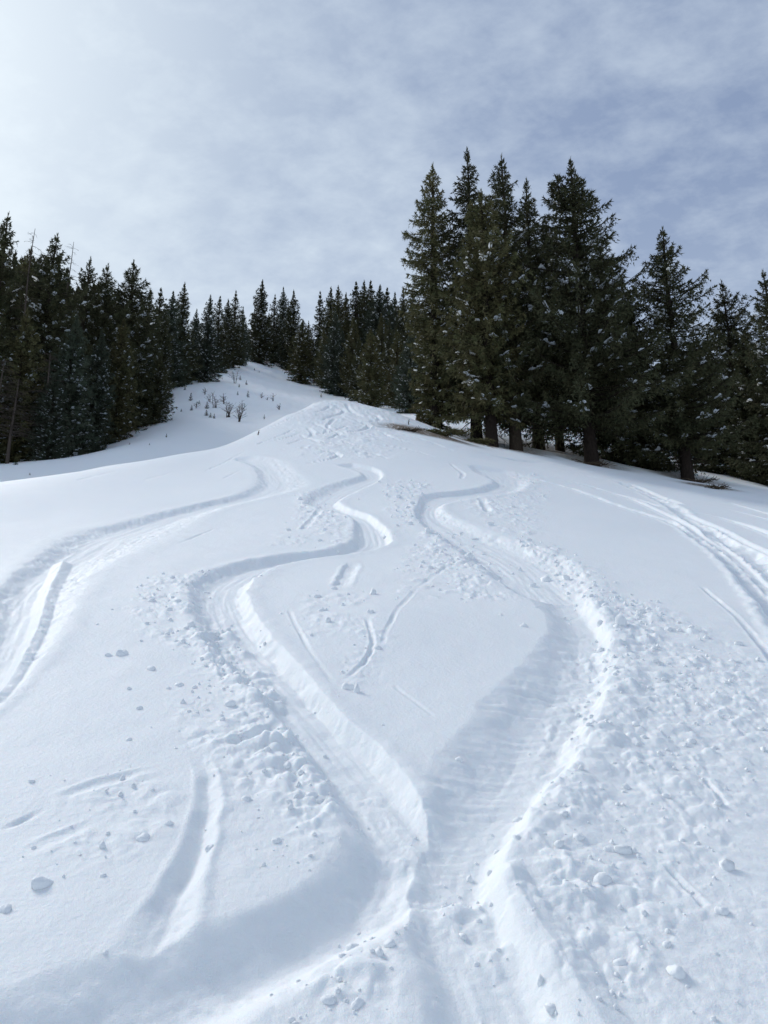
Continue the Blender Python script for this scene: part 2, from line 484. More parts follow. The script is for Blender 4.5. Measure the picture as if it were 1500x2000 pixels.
# debris half filling the left S below its turn, and loose snow on the floors
spray([(380, 1200, 470, 1210), (400, 1270, 520, 1290), (440, 1350, 570, 1370), (470, 1430, 620, 1450), (520, 1530, 690, 1560), (600, 1620, 760, 1640)], 0.075, 0.14, 220, 73, 0.8)
spray([(640, 1480, 720, 1480), (690, 1580, 820, 1590), (720, 1680, 900, 1680), (790, 1780, 960, 1780), (820, 1900, 1000, 1900)], 0.022, 0.08, 60, 79, 0.8)
spray([(1080, 1240, 1200, 1240), (1080, 1330, 1200, 1345), (1030, 1430, 1170, 1450), (970, 1530, 1120, 1550), (900, 1630, 1010, 1660)], 0.05, 0.12, 160, 83, 0.7)
spray([(480, 1850, 700, 1830), (380, 1930, 660, 1910), (200, 2000, 560, 1990), (0, 2100, 400, 2100)], 0.02, 0.13, 0, 89, 0.5)


LITTER = []            # (x, y, radius) of needle litter, filled when the trees are planned


def ground(x, y):
    """finished snow surface"""
    x, y = np.asarray(x, float).ravel(), np.asarray(y, float).ravel()
    z = base(x, y)
    r = np.hypot(x, y)
    z = z + (0.16 * fbm(x / 2.2, y / 2.2, 71, 3) + 0.10 * lumps(x, y, 1.3, 73, 0.5)) * sstep(50, 70, r) * (1 - sstep(150, 250, r))
    cut = np.zeros_like(z)
    add = np.zeros_like(z)
    berm = np.zeros_like(z)
    wob = fbm(x * 2.6, y * 2.6, 91, 3)
    near = 1 - sstep(7, 22, r)
    ragged = fbm(x * 9, y * 9, 93, 2)
    ragged2 = fbm(x * 7.5, y * 7.5, 111, 4, 0.65)
    for s, p in TR:
        idx, d, al, hw, _ = s.query(x, y, 2.2)
        if len(idx) == 0:
            continue
        u = d / hw + (0.09 if p['t0'] < 1.5 or p['clean'] else 0.3) * wob[idx] + (0.07 if p['t0'] < 1.5 else 0.07 if p['clean'] else 0.16) * ragged[idx]
        taper = sstep(-0.02, p['t0'] * 2 * hw.mean() + 1e-3, al) * (1 - sstep(s.len[-1] - p['t1'] * 2 * hw.mean() - 1e-3, s.len[-1] + 0.02, al))
        if p['depth'] < 0:
            add[idx] += -p['depth'] * taper * np.clip(1 - np.abs(u), 0, 1) ** 0.8
            continue
        prof = sstep(-1, -1 + p['wa'] * 1.6, u) * (1 - sstep(1 - p['wb'] * 1.6, 1, u))
        prof = prof ** 0.8
        if p['t0'] > 1.5 and not p['clean']:
            prof = prof * np.clip(0.75 + 0.7 * wob[idx], 0.15, 1.2)
        fl = p['floor'] * fbm(al * 1.5, d * 22, 95, 2) * (np.abs(u) < 1) * prof
        if p['rip']:
            fl = fl + p['rip'] * 0.011 * fbm(al * 24 + d * 16, d * 3.5 - al * 0.6, 107, 3, 0.6) * sstep(-0.95, -0.7, u) * (1 - sstep(0.1, 0.5, u))
        lip = np.clip(4 * prof * (1 - prof), 0, 1)
        bite = np.maximum(ragged2[idx] - 0.12, 0) * 1.6 - np.maximum(-ragged2[idx] - 0.2, 0)
        fl = fl + lip * min(0.03, p['depth'] * 0.35) * bite * min(1.0, 0.4 / p['wa']) ** 2
        c = (p['depth'] * prof + fl) * taper
        if p['fade']:
            c = c * (1 - (1 - p['fade'][2]) * sstep(s.len[-1] - p['fade'][0], s.len[-1] - p['fade'][1], al))
        cut[idx] = np.maximum(cut[idx], c)
        lm = 1 + p['lump'] * 2.2 * (lumps(x[idx], y[idx], 0.13, 201, 0.7) - 0.3)
        bw = 0.24
        berm[idx] = np.maximum(berm[idx], taper * lm * (p['ba'] * np.exp(-((u + 1.18) / bw) ** 2) + p['bb'] * np.exp(-((u - 1.2) / (bw * 1.3)) ** 2)))
    for s, amp, cell, crumbs, seed, inside in SPRAY:
        idx, d, al, hw, _ = s.query(x, y, 1.25)
        if len(idx) == 0:
            continue
        u = d / hw + 0.25 * wob[idx]
        m = (1 - sstep(0.35, 1.1, np.abs(u))) * sstep(-0.05, 0.3, al) * (1 - sstep(s.len[-1] - 0.3, s.len[-1] + 0.05, al))
        m = m * sstep(-0.35, 0.35, fbm(x[idx] * 2.3, y[idx] * 2.3, seed + 5, 3, 0.6) + 0.2)
        m = m * (1 - (0.8 - inside) * sstep(0.04, 0.11, cut[idx]))
        xw = x[idx] + 0.25 * cell * fbm(x[idx] / cell * 1.7, y[idx] / cell * 1.7, seed + 7, 2)
        yw = y[idx] + 0.25 * cell * fbm(x[idx] / cell * 1.7, y[idx] / cell * 1.7, seed + 8, 2)
        h = lumps(xw, yw, cell, seed, 0.55) + 0.55 * lumps(xw, yw, cell * 0.5, seed + 20, 0.6) + 0.25 * lumps(xw, yw, cell * 0.27, seed + 40, 0.6)
        h = h + 0.3 * fbm(xw / cell * 0.6, yw / cell * 0.6, seed + 9, 2)
        add[idx] += amp * m * h * np.where(r[idx] > 7, 0.75, 0.5 + 0.25 * sstep(3, 7, r[idx]))
    add = add + berm * (1 - sstep(0.02, 0.07, cut))
    fine = 0.004 * fbm(x * 5, y * 5, 97, 3) * near + 0.012 * fbm(x * 1.1, y * 1.1, 99, 2) * near
    xs, ys = x * math.cos(0.5) - y * math.sin(0.5), x * math.sin(0.5) + y * math.cos(0.5)
    smask = sstep(0.15, 0.7, x / np.maximum(y, 0.1) * 1.2) * (1 - sstep(6, 9, r)) * (y > 0) * (1 - sstep(0.02, 0.06, cut))
    fine = fine + 0.012 * fbm(xs * 5, ys * 20, 103, 3) * smask
    fine = fine + 0.010 * sstep(0.03, 0.1, cut) * fbm(x * 7, y * 7, 105, 3, 0.6) * (1 - sstep(6, 12, r))
    # snow hollowed round the big trunks
    well = np.zeros_like(z)
    for (lx, ly, lr) in LITTER:
        dd = np.hypot(x - lx, y - ly) / lr
        mm = dd < 1.6
        well[mm] = np.maximum(well[mm], 0.22 * np.exp(-(dd[mm] / 0.75) ** 2))
    return z - cut + add + fine - well


def gz(x, y):
    return float(ground(np.array([x]), np.array([y]))[0])


SOIL = [(px, py, rr) for (px, py), rr in zip(hit([(795, 836), (815, 842), (845, 848), (870, 853), (1385, 950), (1165, 906), (930, 864), (1010, 878)]), (0.8, 1.2, 1.2, 1.1, 1.0, 1.1, 1.2, 1.2))]


# ------------------------------------------------------------------ materials
def mat(name):
    m = bpy.data.materials.new(name)
    m.use_nodes = True
    t = m.node_tree
    return m, t, t.nodes['Principled BSDF']


def snow_material(name, litter=False, bump=True, sss=True):
    m, t, b = mat(name)
    geo = N(t, 'ShaderNodeNewGeometry')
    pos = geo.outputs['Position']
    n1 = noise_node(t, pos, 1.3, 4)
    col = mix_col(t, n1, (0.88, 0.922, 0.94), (0.915, 0.945, 0.957)) if sss else mix_col(t, n1, (0.90, 0.93, 0.945), (0.93, 0.95, 0.96))
    if litter:
        at = N(t, 'ShaderNodeAttribute', attribute_name='litter')
        n2 = noise_node(t, pos, 7.0, 6, 0.7)
        f = math_node(t, 'MULTIPLY', at.outputs['Fac'], ramp(t, n2, (0.30, 0.52)), clamp=True)
        col = mix_col(t, f, col, (0.16, 0.12, 0.085))
    t.links.new(col, b.inputs['Base Color'])
    b.inputs['Roughness'].default_value = 0.62
    if bump and sss:
        b.inputs['Subsurface Weight'].default_value = 0.5
        b.inputs['Subsurface Radius'].default_value = (0.6, 0.85, 1.0)
        b.inputs['Subsurface Scale'].default_value = 0.03
    b.inputs['Specular IOR Level'].default_value = 0.25
    if bump:
        n3 = noise_node(t, pos, 38.0, 5, 0.65)
        n4 = noise_node(t, pos, 240.0, 2, 0.6)
        h = math_node(t, 'ADD', n3, math_node(t, 'MULTIPLY', n4, 0.35))
        bp = N(t, 'ShaderNodeBump')
        bp.inputs['Strength'].default_value = 0.42
        bp.inputs['Distance'].default_value = 0.02
        t.links.new(h, bp.inputs['Height'])
        t.links.new(bp.outputs[0], b.inputs['Normal'])
    return m


M_SNOW = snow_material('snow_ground', True)
M_CLOD = snow_material('snow_clod', sss=False)
M_TSNOW = snow_material('snow_on_branches', bump=False)
_t = M_TSNOW.node_tree                       # thin loose snow lets light through from behind
_tr = N(_t, 'ShaderNodeBsdfTranslucent')
_tr.inputs[0].default_value = (0.90, 0.93, 0.95, 1)
_mx = N(_t, 'ShaderNodeMixShader')
_mx.inputs[0].default_value = 0.5
_t.links.new(_t.nodes['Principled BSDF'].outputs[0], _mx.inputs[1])
_t.links.new(_tr.outputs[0], _mx.inputs[2])
_t.links.new(_mx.outputs[0], _t.nodes['Material Output'].inputs[0])


def foliage_material(name, c0, c1, c2):
    m, t, b = mat(name)
    geo = N(t, 'ShaderNodeNewGeometry')
    oi = N(t, 'ShaderNodeObjectInfo')
    n1 = noise_node(t, geo.outputs['Position'], 0.9, 4, 0.6)
    n2 = noise_node(t, geo.outputs['Position'], 6.0, 3, 0.6)
    col = mix_col(t, ramp(t, n1, (0.35, 0.68)), c0, c1)
    col = mix_col(t, ramp(t, n2, (0.5, 0.75)), col, c2)
    hv = N(t, 'ShaderNodeHueSaturation')
    t.links.new(col, hv.inputs['Color'])
    t.links.new(math_node(t, 'ADD', math_node(t, 'MULTIPLY', oi.outputs['Random'], 0.5), 0.75), hv.inputs['Value'])
    t.links.new(hv.outputs[0], b.inputs['Base Color'])
    b.inputs['Roughness'].default_value = 0.7
    b.inputs['Specular IOR Level'].default_value = 0.12
    return m


M_DARK = foliage_material('needles_dark', (0.052, 0.060, 0.030), (0.076, 0.076, 0.037), (0.105, 0.086, 0.048))
M_OLIVE = foliage_material('needles_olive', (0.092, 0.098, 0.044), (0.118, 0.106, 0.048), (0.155, 0.118, 0.060))
M_BLUE = foliage_material('needles_bluish', (0.054, 0.074, 0.050), (0.066, 0.076, 0.050), (0.092, 0.082, 0.058))


def bark_material(name, c0, c1):
    m, t, b = mat(name)
    tcn = N(t, 'ShaderNodeTexCoord')
    mp = N(t, 'ShaderNodeMapping')
    mp.inputs['Scale'].default_value = (6, 6, 1.6)
    t.links.new(tcn.outputs['Object'], mp.inputs[0])
    n1 = noise_node(t, mp.outputs[0], 4.0, 6, 0.7)
    t.links.new(mix_col(t, ramp(t, n1, (0.3, 0.7)), c0, c1), b.inputs['Base Color'])
    b.inputs['Roughness'].default_value = 0.9
    b.inputs['Specular IOR Level'].default_value = 0.08
    bp = N(t, 'ShaderNodeBump')
    bp.inputs['Distance'].default_value = 0.04
    t.links.new(n1, bp.inputs['Height'])
    t.links.new(bp.outputs[0], b.inputs['Normal'])
    return m


M_BARK = bark_material('spruce_bark', (0.016, 0.012, 0.010), (0.042, 0.032, 0.026))
M_BARK_LIT = bark_material('lit_spruce_bark', (0.030, 0.023, 0.017), (0.075, 0.058, 0.043))  # lighter spruce bark: a lit trunk's brightness put into the colour
M_TWIG = bark_material('bare_twigs', (0.05, 0.04, 0.034), (0.10, 0.08, 0.068))
M_DEAD = bark_material('dead_brush', (0.05, 0.04, 0.03), (0.12, 0.09, 0.06))


# ------------------------------------------------------------------ mesh building
def mesh_obj(name, V, F, m, parent=None, smooth=False):
    me = bpy.data.meshes.new(name)
    V = np.asarray(V, np.float32)
    F = np.asarray(F, np.int32)
    k = F.shape[1]
    me.vertices.add(len(V))
    me.vertices.foreach_set('co', V.ravel())
    me.loops.add(F.size)
    me.loops.foreach_set('vertex_index', F.ravel())
    me.polygons.add(len(F))
    me.polygons.foreach_set('loop_start', np.arange(0, F.size, k, dtype=np.int32))
    me.polygons.foreach_set('use_smooth', np.full(len(F), smooth))
    me.update(calc_edges=True)
    me.validate()
    me.materials.append(m)
    o = bpy.data.objects.new(name, me)
    COL.objects.link(o)
    o.parent = parent
    return o


def empty(name, loc=(0, 0, 0), label=None, cat=None, group=None):
    o = bpy.data.objects.new(name, None)
    COL.objects.link(o)
    o.location = loc
    tag(o, label, cat, group)
    return o


def tag(o, label=None, cat=None, group=None, kind=None):
    for k, v in (('label', label), ('category', cat), ('group', group), ('kind', kind)):
        if v:
            o[k] = v
    return o


def tubes(paths, sides=6):
    """paths: list of (points Nx3, radii N) -> triangles"""
    V, F, off = [], [], 0
    for P, R in paths:
        P = np.asarray(P, float)
        R = np.asarray(R, float)
        T = np.gradient(P, axis=0)
        T /= np.linalg.norm(T, axis=1)[:, None] + 1e-9
        ref = np.where(np.abs(T[:, 2:3]) > 0.9, np.array([[1.0, 0, 0]]), np.array([[0, 0, 1.0]]))
        a = np.cross(T, ref)
        a /= np.linalg.norm(a, axis=1)[:, None] + 1e-9
        b = np.cross(T, a)
        th = np.arange(sides) * 2 * math.pi / sides
        ring = P[:, None] + R[:, None, None] * (a[:, None] * np.cos(th)[None, :, None] + b[:, None] * np.sin(th)[None, :, None])
        V.append(ring.reshape(-1, 3))
        m = len(P)
        i = np.arange(m - 1)[:, None] * sides
        j = np.arange(sides)[None]
        jn = (j + 1) % sides
        q0, q1, q2, q3 = i + j, i + jn, i + sides + jn, i + sides + j
        F.append(np.concatenate([np.stack([q0, q1, q2], -1).reshape(-1, 3), np.stack([q0, q2, q3], -1).reshape(-1, 3)]) + off)
        off += m * sides
    return np.vstack(V), np.vstack(F)


# ------------------------------------------------------------------ spruces
def spruce_data(seed, H, R, cb=0.02, spacing=0.16, spike=0.17, dens=1.0, shape=0.85, snow=0.2, droop=0.0, gap=0.0, levels=None, trunk_r=None, second=None, snow_size=1.0):
    """a spruce of height H: trunk, needle sprays (triangles) and snow lying on boughs"""
    g = np.random.default_rng(seed)
    tr = trunk_r or 0.0155 * H
    lean = g.normal(0, 0.004, 2) * H
    hz = np.linspace(0, H * 0.985, 14)
    rad = tr * (1 - hz / H) ** 0.85 + 0.015
    rad[0] *= 1.3
    rad[1] *= 1.05
    ax = np.stack([lean[0] * (hz / H) ** 2 + 0.03 * np.sin(hz * 0.9 + seed), lean[1] * (hz / H) ** 2, hz], 1)
    ax[0, 2] = -0.5
    tpaths = [(ax, rad)]
    tri = []
    snow_parts = []
    axes = [(ax, hz, 0.0, R)]
    if second:                                   # a second leader
        h0, off, ang = second
        top = np.array([off * math.cos(ang), off * math.sin(ang), 0])
        zz = np.linspace(h0 * H, H * 0.935, 7)
        f = np.clip((zz / H - h0) / (1 - h0), 0, 1)
        P = np.stack([np.interp(zz, hz, ax[:, i]) for i in range(3)], 1) + top[None] * np.clip(f * 3, 0, 1)[:, None]
        tpaths.append((P, np.interp(zz, hz, rad) * 0.7))
    nlev = levels or int(H * (1 - cb) / 0.40)
    zs = H * (cb + (0.985 - cb) * (np.arange(nlev) + g.random(nlev) * 0.5) / nlev)
    brs = []
    # the crown is fuller on some sides and at some heights than others
    ph = g.random(4) * 6.28
    for z in zs:
        t = 1 - z / H
        prof = ((1 - math.exp(-t * shape)) / (1 - math.exp(-shape))) + 0.01
        prof *= 0.4 + 0.6 * min(1, t / 0.16)
        if t > 0.86:
            prof *= 1 - 0.3 * (t - 0.86) / 0.14
        L0 = R * prof
        nb = int(max(4, (5 + 4 * min(1, L0 / 1.2)) * dens * (1 + 0.25 * (t > 0.5))))
        a0 = g.random() * 6.28
        for k in range(nb):
            if g.random() < gap * (0.15 < t < 0.6) + 0.04:
                continue
            a = a0 + 6.283 * k / nb + g.normal(0, 0.3)
            full = 1 + 0.16 * math.sin(a + ph[0] + t * 5) + 0.12 * math.sin(2 * a + ph[1] - t * 9) + 0.12 * math.sin(t * 26 + ph[2])
            brs.append((z + g.normal(0, 0.09), a, L0 * g.uniform(0.62, 1.05) * full * (1.0 if g.random() > 0.08 else 1.25), ax, hz))
    if cb > 0.05:                                # dead bare boughs under the crown
        for k in range(16):
            a, z = g.random() * 6.28, H * cb * g.uniform(0.45, 1.3)
            L = g.uniform(0.4, 1.5)
            s5 = np.linspace(0, 1, 5)
            P = np.stack([s5 * L * math.cos(a), s5 * L * math.sin(a), z - 0.45 * L * s5 ** 1.4 + g.normal(0, 0.03, 5)], 1)
            tpaths.append((P, np.linspace(0.022, 0.008, 5)))
            for q in range(3):
                P2 = P[q + 1] + np.outer(np.linspace(0, 1, 3), np.array([math.cos(a + g.normal(0, .8)), math.sin(a + g.normal(0, .8)), -0.6]) * 0.4)
                tpaths.append((P2, np.linspace(0.012, 0.006, 3)))
    if second:
        P = tpaths[1][0]
        for z in np.arange(P[0, 2] + 0.15 * H * 0.2, P[-1, 2], 0.34):
            h = z / H
            for k in range(6):
                brs.append((z, g.random() * 6.28, R * max(0, 1 - math.exp(-(0.945 - h) * shape)) / (1 - math.exp(-shape)) * g.uniform(0.5, 0.85) + 0.1, P, P[:, 2]))
    for z, az, L, axp, axz in brs:
        h = min(max(z / H, 0), 1)
        L = max(L, 0.12)
        e0 = math.radians(np.interp(h, [0, 0.3, 0.7, 0.9, 1], [-22 - droop, -14 - droop, 8, 32, 60]) + g.normal(0, 7))
        e1 = e0 + math.radians(np.interp(h, [0, 0.5, 1], [30, 34, 15]) + g.normal(0, 8))
        m = 7
        s = np.linspace(0, 1, m)
        el = e0 + (e1 - e0) * s ** 1.6
        bend = az + g.normal(0, 0.16) * s
        st = np.stack([np.cos(el) * np.cos(bend), np.cos(el) * np.sin(bend), np.sin(el)], 1) * (L / (m - 1))
        o = np.array([np.interp(z, axz, axp[:, i]) for i in range(2)] + [z])
        P = o + np.vstack([np.zeros(3), np.cumsum(st[1:], 0)])
        if L > 0.5:
            tpaths.append((P[::2], np.linspace(0.012 + 0.012 * L, 0.006, 4)))
        # twigs on both sides and hanging below
        cnt = max(3, int(L / spacing))
        for side in (-1, 1, 0):
            if side == 0:
                sp = np.linspace(0.12, 0.98, max(3, int(cnt * 1.1)))
            else:
                sp = np.linspace(0.10, 1.0, cnt)
            sp = np.clip(sp + g.normal(0, 0.5 / cnt, len(sp)), 0.05, 1)
            Q = np.stack([np.interp(sp, s, P[:, i]) for i in range(3)], 1)
            T = np.stack([np.interp(sp, s, st[:, i]) for i in range(3)], 1)
            T /= np.linalg.norm(T, axis=1)[:, None]
            lat = np.stack([-np.sin(az) * np.ones(len(sp)), np.cos(az) * np.ones(len(sp)), np.zeros(len(sp))], 1)
            if side:
                D = T * 0.75 + lat * side * g.uniform(0.55, 1.0, len(sp))[:, None] + np.array([0, 0, -0.25 - 0.25 * (1 - h)]) + g.normal(0, 0.15, (len(sp), 3))
                tl = (0.34 * L * (1 - sp) ** 0.8 + 0.10) * g.uniform(0.55, 1.2, len(sp))
                tl = np.clip(tl, 0.10, 0.75)
            else:
                D = T * 0.45 + lat * g.normal(0, 0.25, len(sp))[:, None] + np.array([0, 0, -0.55 - 0.45 * (1 - h)])
                tl = np.clip(0.33 * g.uniform(0.4, 1.4, len(sp)) * (0.4 + L * 0.4), 0.08, 0.75)
            D /= np.linalg.norm(D, axis=1)[:, None]
            for f0 in ((0.0, 0.38, 0.76) if L > 0.45 else (0.0, 0.5)):
                for w in (-1, 1):
                    base_p = Q + D * (tl * f0)[:, None]
                    sd = np.cross(D, g.normal(0, 1, (len(sp), 3)))
                    sd /= np.linalg.norm(sd, axis=1)[:, None] + 1e-9
                    dd = D * 0.9 + sd * w * g.uniform(0.25, 0.7, len(sp))[:, None]
                    ln = spike * g.uniform(0.7, 1.35, len(sp)) * min(1, 0.3 + 0.75 * L)
                    wd = sd * (spike * 0.17 * g.uniform(0.8, 1.4, len(sp)))[:, None]
                    tri.append(np.stack([base_p - wd, base_p + wd, base_p + dd * ln[:, None]], 1))
        # needled tip along the bough itself
        Tn = st[-1] / np.linalg.norm(st[-1])
        for q in range(4):
            sd = np.cross(Tn, g.normal(0, 1, 3))
            sd /= np.linalg.norm(sd)
            p0 = P[-1] - Tn * 0.10
            tri.append(np.array([[p0 - sd * 0.03, p0 + sd * 0.03, P[-1] + Tn * spike * 1.1 + sd * 0.02]]))
        sn = snow * (1.7 if math.sin(z * 1.9 + az * 2 + seed) > 0.1 else 0.35)
        for rep_ in range(int(g.random() < sn) + int(g.random() < sn * 0.7)):
          if L > 0.4 and h < 0.93 and abs(e0 + 0.3) < 0.5:
              s0 = g.uniform(0.4, 0.82)
              ln = g.uniform(0.12, 0.42) / max(1.0, L)
              ss = np.linspace(s0, min(1, s0 + ln), 5)
              Q = np.stack([np.interp(ss, s, P[:, i]) for i in range(3)], 1)
              wv = np.array([0.4, 0.9, 1.0, 0.8, 0.35]) * g.uniform(0.045, 0.10) * snow_size * (1 + 0.25 * g.normal(0, 1, 5))
              latv = np.array([-math.sin(az), math.cos(az), 0])
              prf = np.array([(-1, -0.1), (-0.6, 0.5), (0.05, 0.75), (0.65, 0.45), (1, -0.1)])
              jit = g.normal(0, 0.13, (5, 5, 2))
              ring = Q[:, None] + latv * ((prf[None, :, 0] + jit[..., 0]) * wv[:, None])[..., None] + np.array([0, 0, 1.0]) * ((prf[None, :, 1] + jit[..., 1]) * wv[:, None] * 1.0 + 0.05)[..., None]
              snow_parts.append(ring)
    top = ax[-1]
    for q in range(14):
        a = g.random() * 6.28
        p0 = top + np.array([0, 0, -0.12 + 0.02 * q])
        sd = np.array([math.cos(a), math.sin(a), 0])
        tri.append(np.array([[p0 - sd * 0.02, p0 + sd * 0.02, p0 + sd * 0.07 + np.array([0, 0, 0.22])]]))
    TRI = np.concatenate(tri)
    V = TRI.reshape(-1, 3)
    F = np.arange(len(V)).reshape(-1, 3)
    tv, tf = tubes(tpaths, 5 if spacing > 0.3 else 6)
    sv, sf = None, None
    if snow_parts:
        S = np.stack(snow_parts)
        k = len(S)
        sv = S.reshape(-1, 3)
        i, j = np.meshgrid(np.arange(4), np.arange(4), indexing='ij')
        q = np.stack([i * 5 + j, i * 5 + j + 1, (i + 1) * 5 + j + 1, (i + 1) * 5 + j], -1).reshape(-1, 4)
        sf = (q[None] + (np.arange(k) * 25)[:, None, None]).reshape(-1, 4)
    return (tv, tf), (V, F), (sv, sf)


class Spruce:
    def __init__(self, H, m_needle, m_bark=None, **kw):
        self.H = H
        self.parts = []
        (tv, tf), (V, F), (sv, sf) = spruce_data(H=H, **kw)
        for nm, v, f, mm, sm in (('trunk', tv, tf, m_bark or M_BARK, True), ('crown', V, F, m_needle, False), ('snow_cover', sv, sf, M_TSNOW, True)):
            if v is None:
                continue
            o = mesh_obj(nm, v, f, mm, None, sm)
            self.parts.append((nm, o.data))
            bpy.data.objects.remove(o)

    def place(self, x, y, z, height, label, group=None, wide=1.0, rot=None, name='spruce_tree'):
        e = empty(name, (x, y, z), label, 'tree' if name == 'spruce_tree' else 'sapling', group)
        s = height / self.H
        e.scale = (s * wide, s * wide, s)
        e.rotation_euler = (0, 0, random.random() * 6.28 if rot is None else rot)
        for nm, me in self.parts:
            o = bpy.data.objects.new(nm, me)
            COL.objects.link(o)
            o.parent = e
            if nm == 'snow_cover':
                o['kind'] = 'stuff'
        return e


near_types = {
    'a': Spruce(17, M_OLIVE, seed=3, R=1.75, cb=0.03, shape=4.6, snow=0.3, droop=10, trunk_r=0.33),
    'b': Spruce(17, M_DARK, seed=8, R=1.95, cb=0.13, shape=3.8, snow=0.3, trunk_r=0.30),
    'c': Spruce(15, M_OLIVE, seed=14, R=2.1, cb=0.13, shape=5.0, snow=0.4, snow_size=1.6, droop=10, trunk_r=0.30),
    'd': Spruce(17, M_DARK, M_BARK_LIT, seed=21, R=2.2, cb=0.13, shape=4.0, snow_size=1.6, snow=0.5, gap=0.25, trunk_r=0.28),
    'e': Spruce(16, M_DARK, seed=33, R=3.9, cb=0.125, shape=2.0, snow=0.6, snow_size=1.7, second=(0.80, 0.7, 3.1), trunk_r=0.28),
    'f': Spruce(14.5, M_DARK, seed=48, R=2.8, cb=0.13, shape=3.0, snow=0.6, snow_size=1.7, gap=0.15, trunk_r=0.27),
    'g': Spruce(14, M_DARK, seed=52, R=2.7, cb=0.03, shape=2.4, snow=0.65, snow_size=1.7, droop=5),
}
far_types = [
    Spruce(16, M_DARK, seed=101, R=2.5, cb=0.02, spacing=0.30, spike=0.25, shape=1.5, snow=0.7, snow_size=1.5),
    Spruce(16, M_BLUE, seed=102, R=3.0, cb=0.01, spacing=0.30, spike=0.25, shape=1.2, snow=0.75, snow_size=1.6),
    Spruce(16, M_DARK, seed=103, R=2.4, cb=0.03, spacing=0.30, spike=0.25, shape=2.0, snow=0.45, gap=0.3, snow_size=1.6),
    Spruce(16, M_OLIVE, seed=104, R=2.5, cb=0.02, spacing=0.30, spike=0.25, shape=2.4, snow=0.4, snow_size=1.5),
    Spruce(16, M_BLUE, seed=105, R=3.3, cb=0.005, spacing=0.30, spike=0.25, shape=1.0, snow=0.75, snow_size=1.6),
]


def locate(X, Ytop, D):
    """foot of a tree whose tip shows at that pixel when it stands D metres ahead"""
    a, b = ray(X, Ytop)
    return float(a) * D, float(b) * D


PLAN = []          # (type, X, Ytop, D, label, group, wide)
EDGE = 'spruce trees in the stand beside the slope'
near_plan = [
    ('a', 842, 312, 42.0, 'slender olive-green spruce at the uphill end of the big stand, crown down to the snow', 1.0),
    ('b', 912, 290, 41.5, 'tallest dark spruce with a needle-thin tip, next to the slender olive-green one', 0.95),
    ('c', 942, 368, 38.2, 'shorter brownish-olive spruce standing in front of taller dark spruces', 1.05),
    ('d', 981, 297, 38.8, 'spruce with bare stretches of trunk showing near its tip', 0.95),
    ('b', 1024, 343, 42.5, 'dark spruce squeezed between the gappy-topped and the broad double-tipped spruce', 0.95),
    ('e', 1112, 308, 39.0, 'broad double-tipped spruce with long boughs, the widest of the big stand', 1.0),
    ('d', 1066, 420, 43.5, 'shaded spruce behind the broad double-tipped one', 0.9),
    ('g', 1172, 470, 42.5, 'low dark spruce between the broad double-tipped and the open-topped spruce', 1.2),
    ('f', 1291, 443, 40.0, 'open-topped spruce with upswept boughs standing apart on a bare trunk', 1.0),
    ('g', 1226, 560, 42.0, 'short snow-flecked spruce close beside the open-topped spruce', 1.1),
    ('g', 1408, 546, 47.0, 'small pointed spruce behind the open-topped one', 1.05),
    ('f', 1492, 524, 42.0, 'snow-dusted spruce at the lower end of the big stand', 1.0),
    ('g', 1352, 640, 46.5, 'stubby spruce filling the gap beside the open-topped spruce', 1.2),
    ('g', 1448, 650, 44.0, 'low spruce with heavy snow shelves at the lower end of the stand', 1.15),
    ('e', 1590, 520, 43.0, 'wide spruce past the lower end of the big stand', 0.9),
    ('g', 1690, 570, 46.0, 'spruce well past the lower end of the big stand', 1.0),
]
for t, X, Y, D, lab, w in near_plan:
    x, zt = locate(X, Y, D)
    PLAN.append((near_types[t], x, D, zt, lab, EDGE, w))
    LITTER.append((x, D, 1.9 if t != 'g' else 1.2))
GULLY = 'spruces along the foot of the forest across the gully'
left_front = [(20, 412, 50, 2, 1.0), (110, 455, 52, 0, 1.05), (176, 498, 58, 0, 0.95), (210, 514, 60, 2, 1.0), (262, 507, 64, 3, 1.15), (150, 610, 48.5, 1, 1.0), (55, 600, 46.5, 3, 1.0),
              (200, 640, 52, 1, 1.15), (112, 720, 46, 1, 1.3), (243, 620, 58, 3, 1.1), (312, 690, 66, 0, 1.5), (295, 562, 76, 0, 1.0), (-40, 440, 49, 0, 1.1), (5, 620, 45.5, 0, 1.0),
              (62, 480, 56, 3, 1.0), (285, 640, 66, 1, 1.0), (230, 560, 66, 1, 1.0), (130, 520, 56, 0, 1.0), (-110, 430, 47, 0, 1.0), (-180, 460, 46, 2, 1.0), (160, 700, 50, 4, 0.9), (25, 560, 52, 1, 1.0), (85, 560, 52, 0, 1.0)]
LEFT_LAB = {
    20: 'tall spruce with a thin spire beside the brownish bare larch across the gully',
    110: 'full-topped spruce between the two bare larches across the gully',
    176: 'spruce next past the bare crooked-topped larch at the forest edge',
    210: 'pointed spruce between the larch-side spruce and the broad-topped one across the gully',
    262: 'broad-topped spruce where the forest front across the gully steps down to lower trees',
    312: 'squat bushy dark spruce whose boughs sweep onto the snow at the foot of the bank',
    160: 'low snow-covered spruce at the very front of the forest across the gully',
}
for X, Y, D, k, w in left_front:
    x, zt = locate(X, Y, D)
    PLAN.append(({20: near_types['d'], 110: near_types['f'], 176: near_types['d'], 210: near_types['f'], 262: near_types['g']}.get(X, far_types[k]), x, D, zt, LEFT_LAB.get(X, 'dark snow-flecked spruce in the forest front across the gully'), None if X in LEFT_LAB else GULLY, w))
BANK = 'spruces standing on the snowy bank'
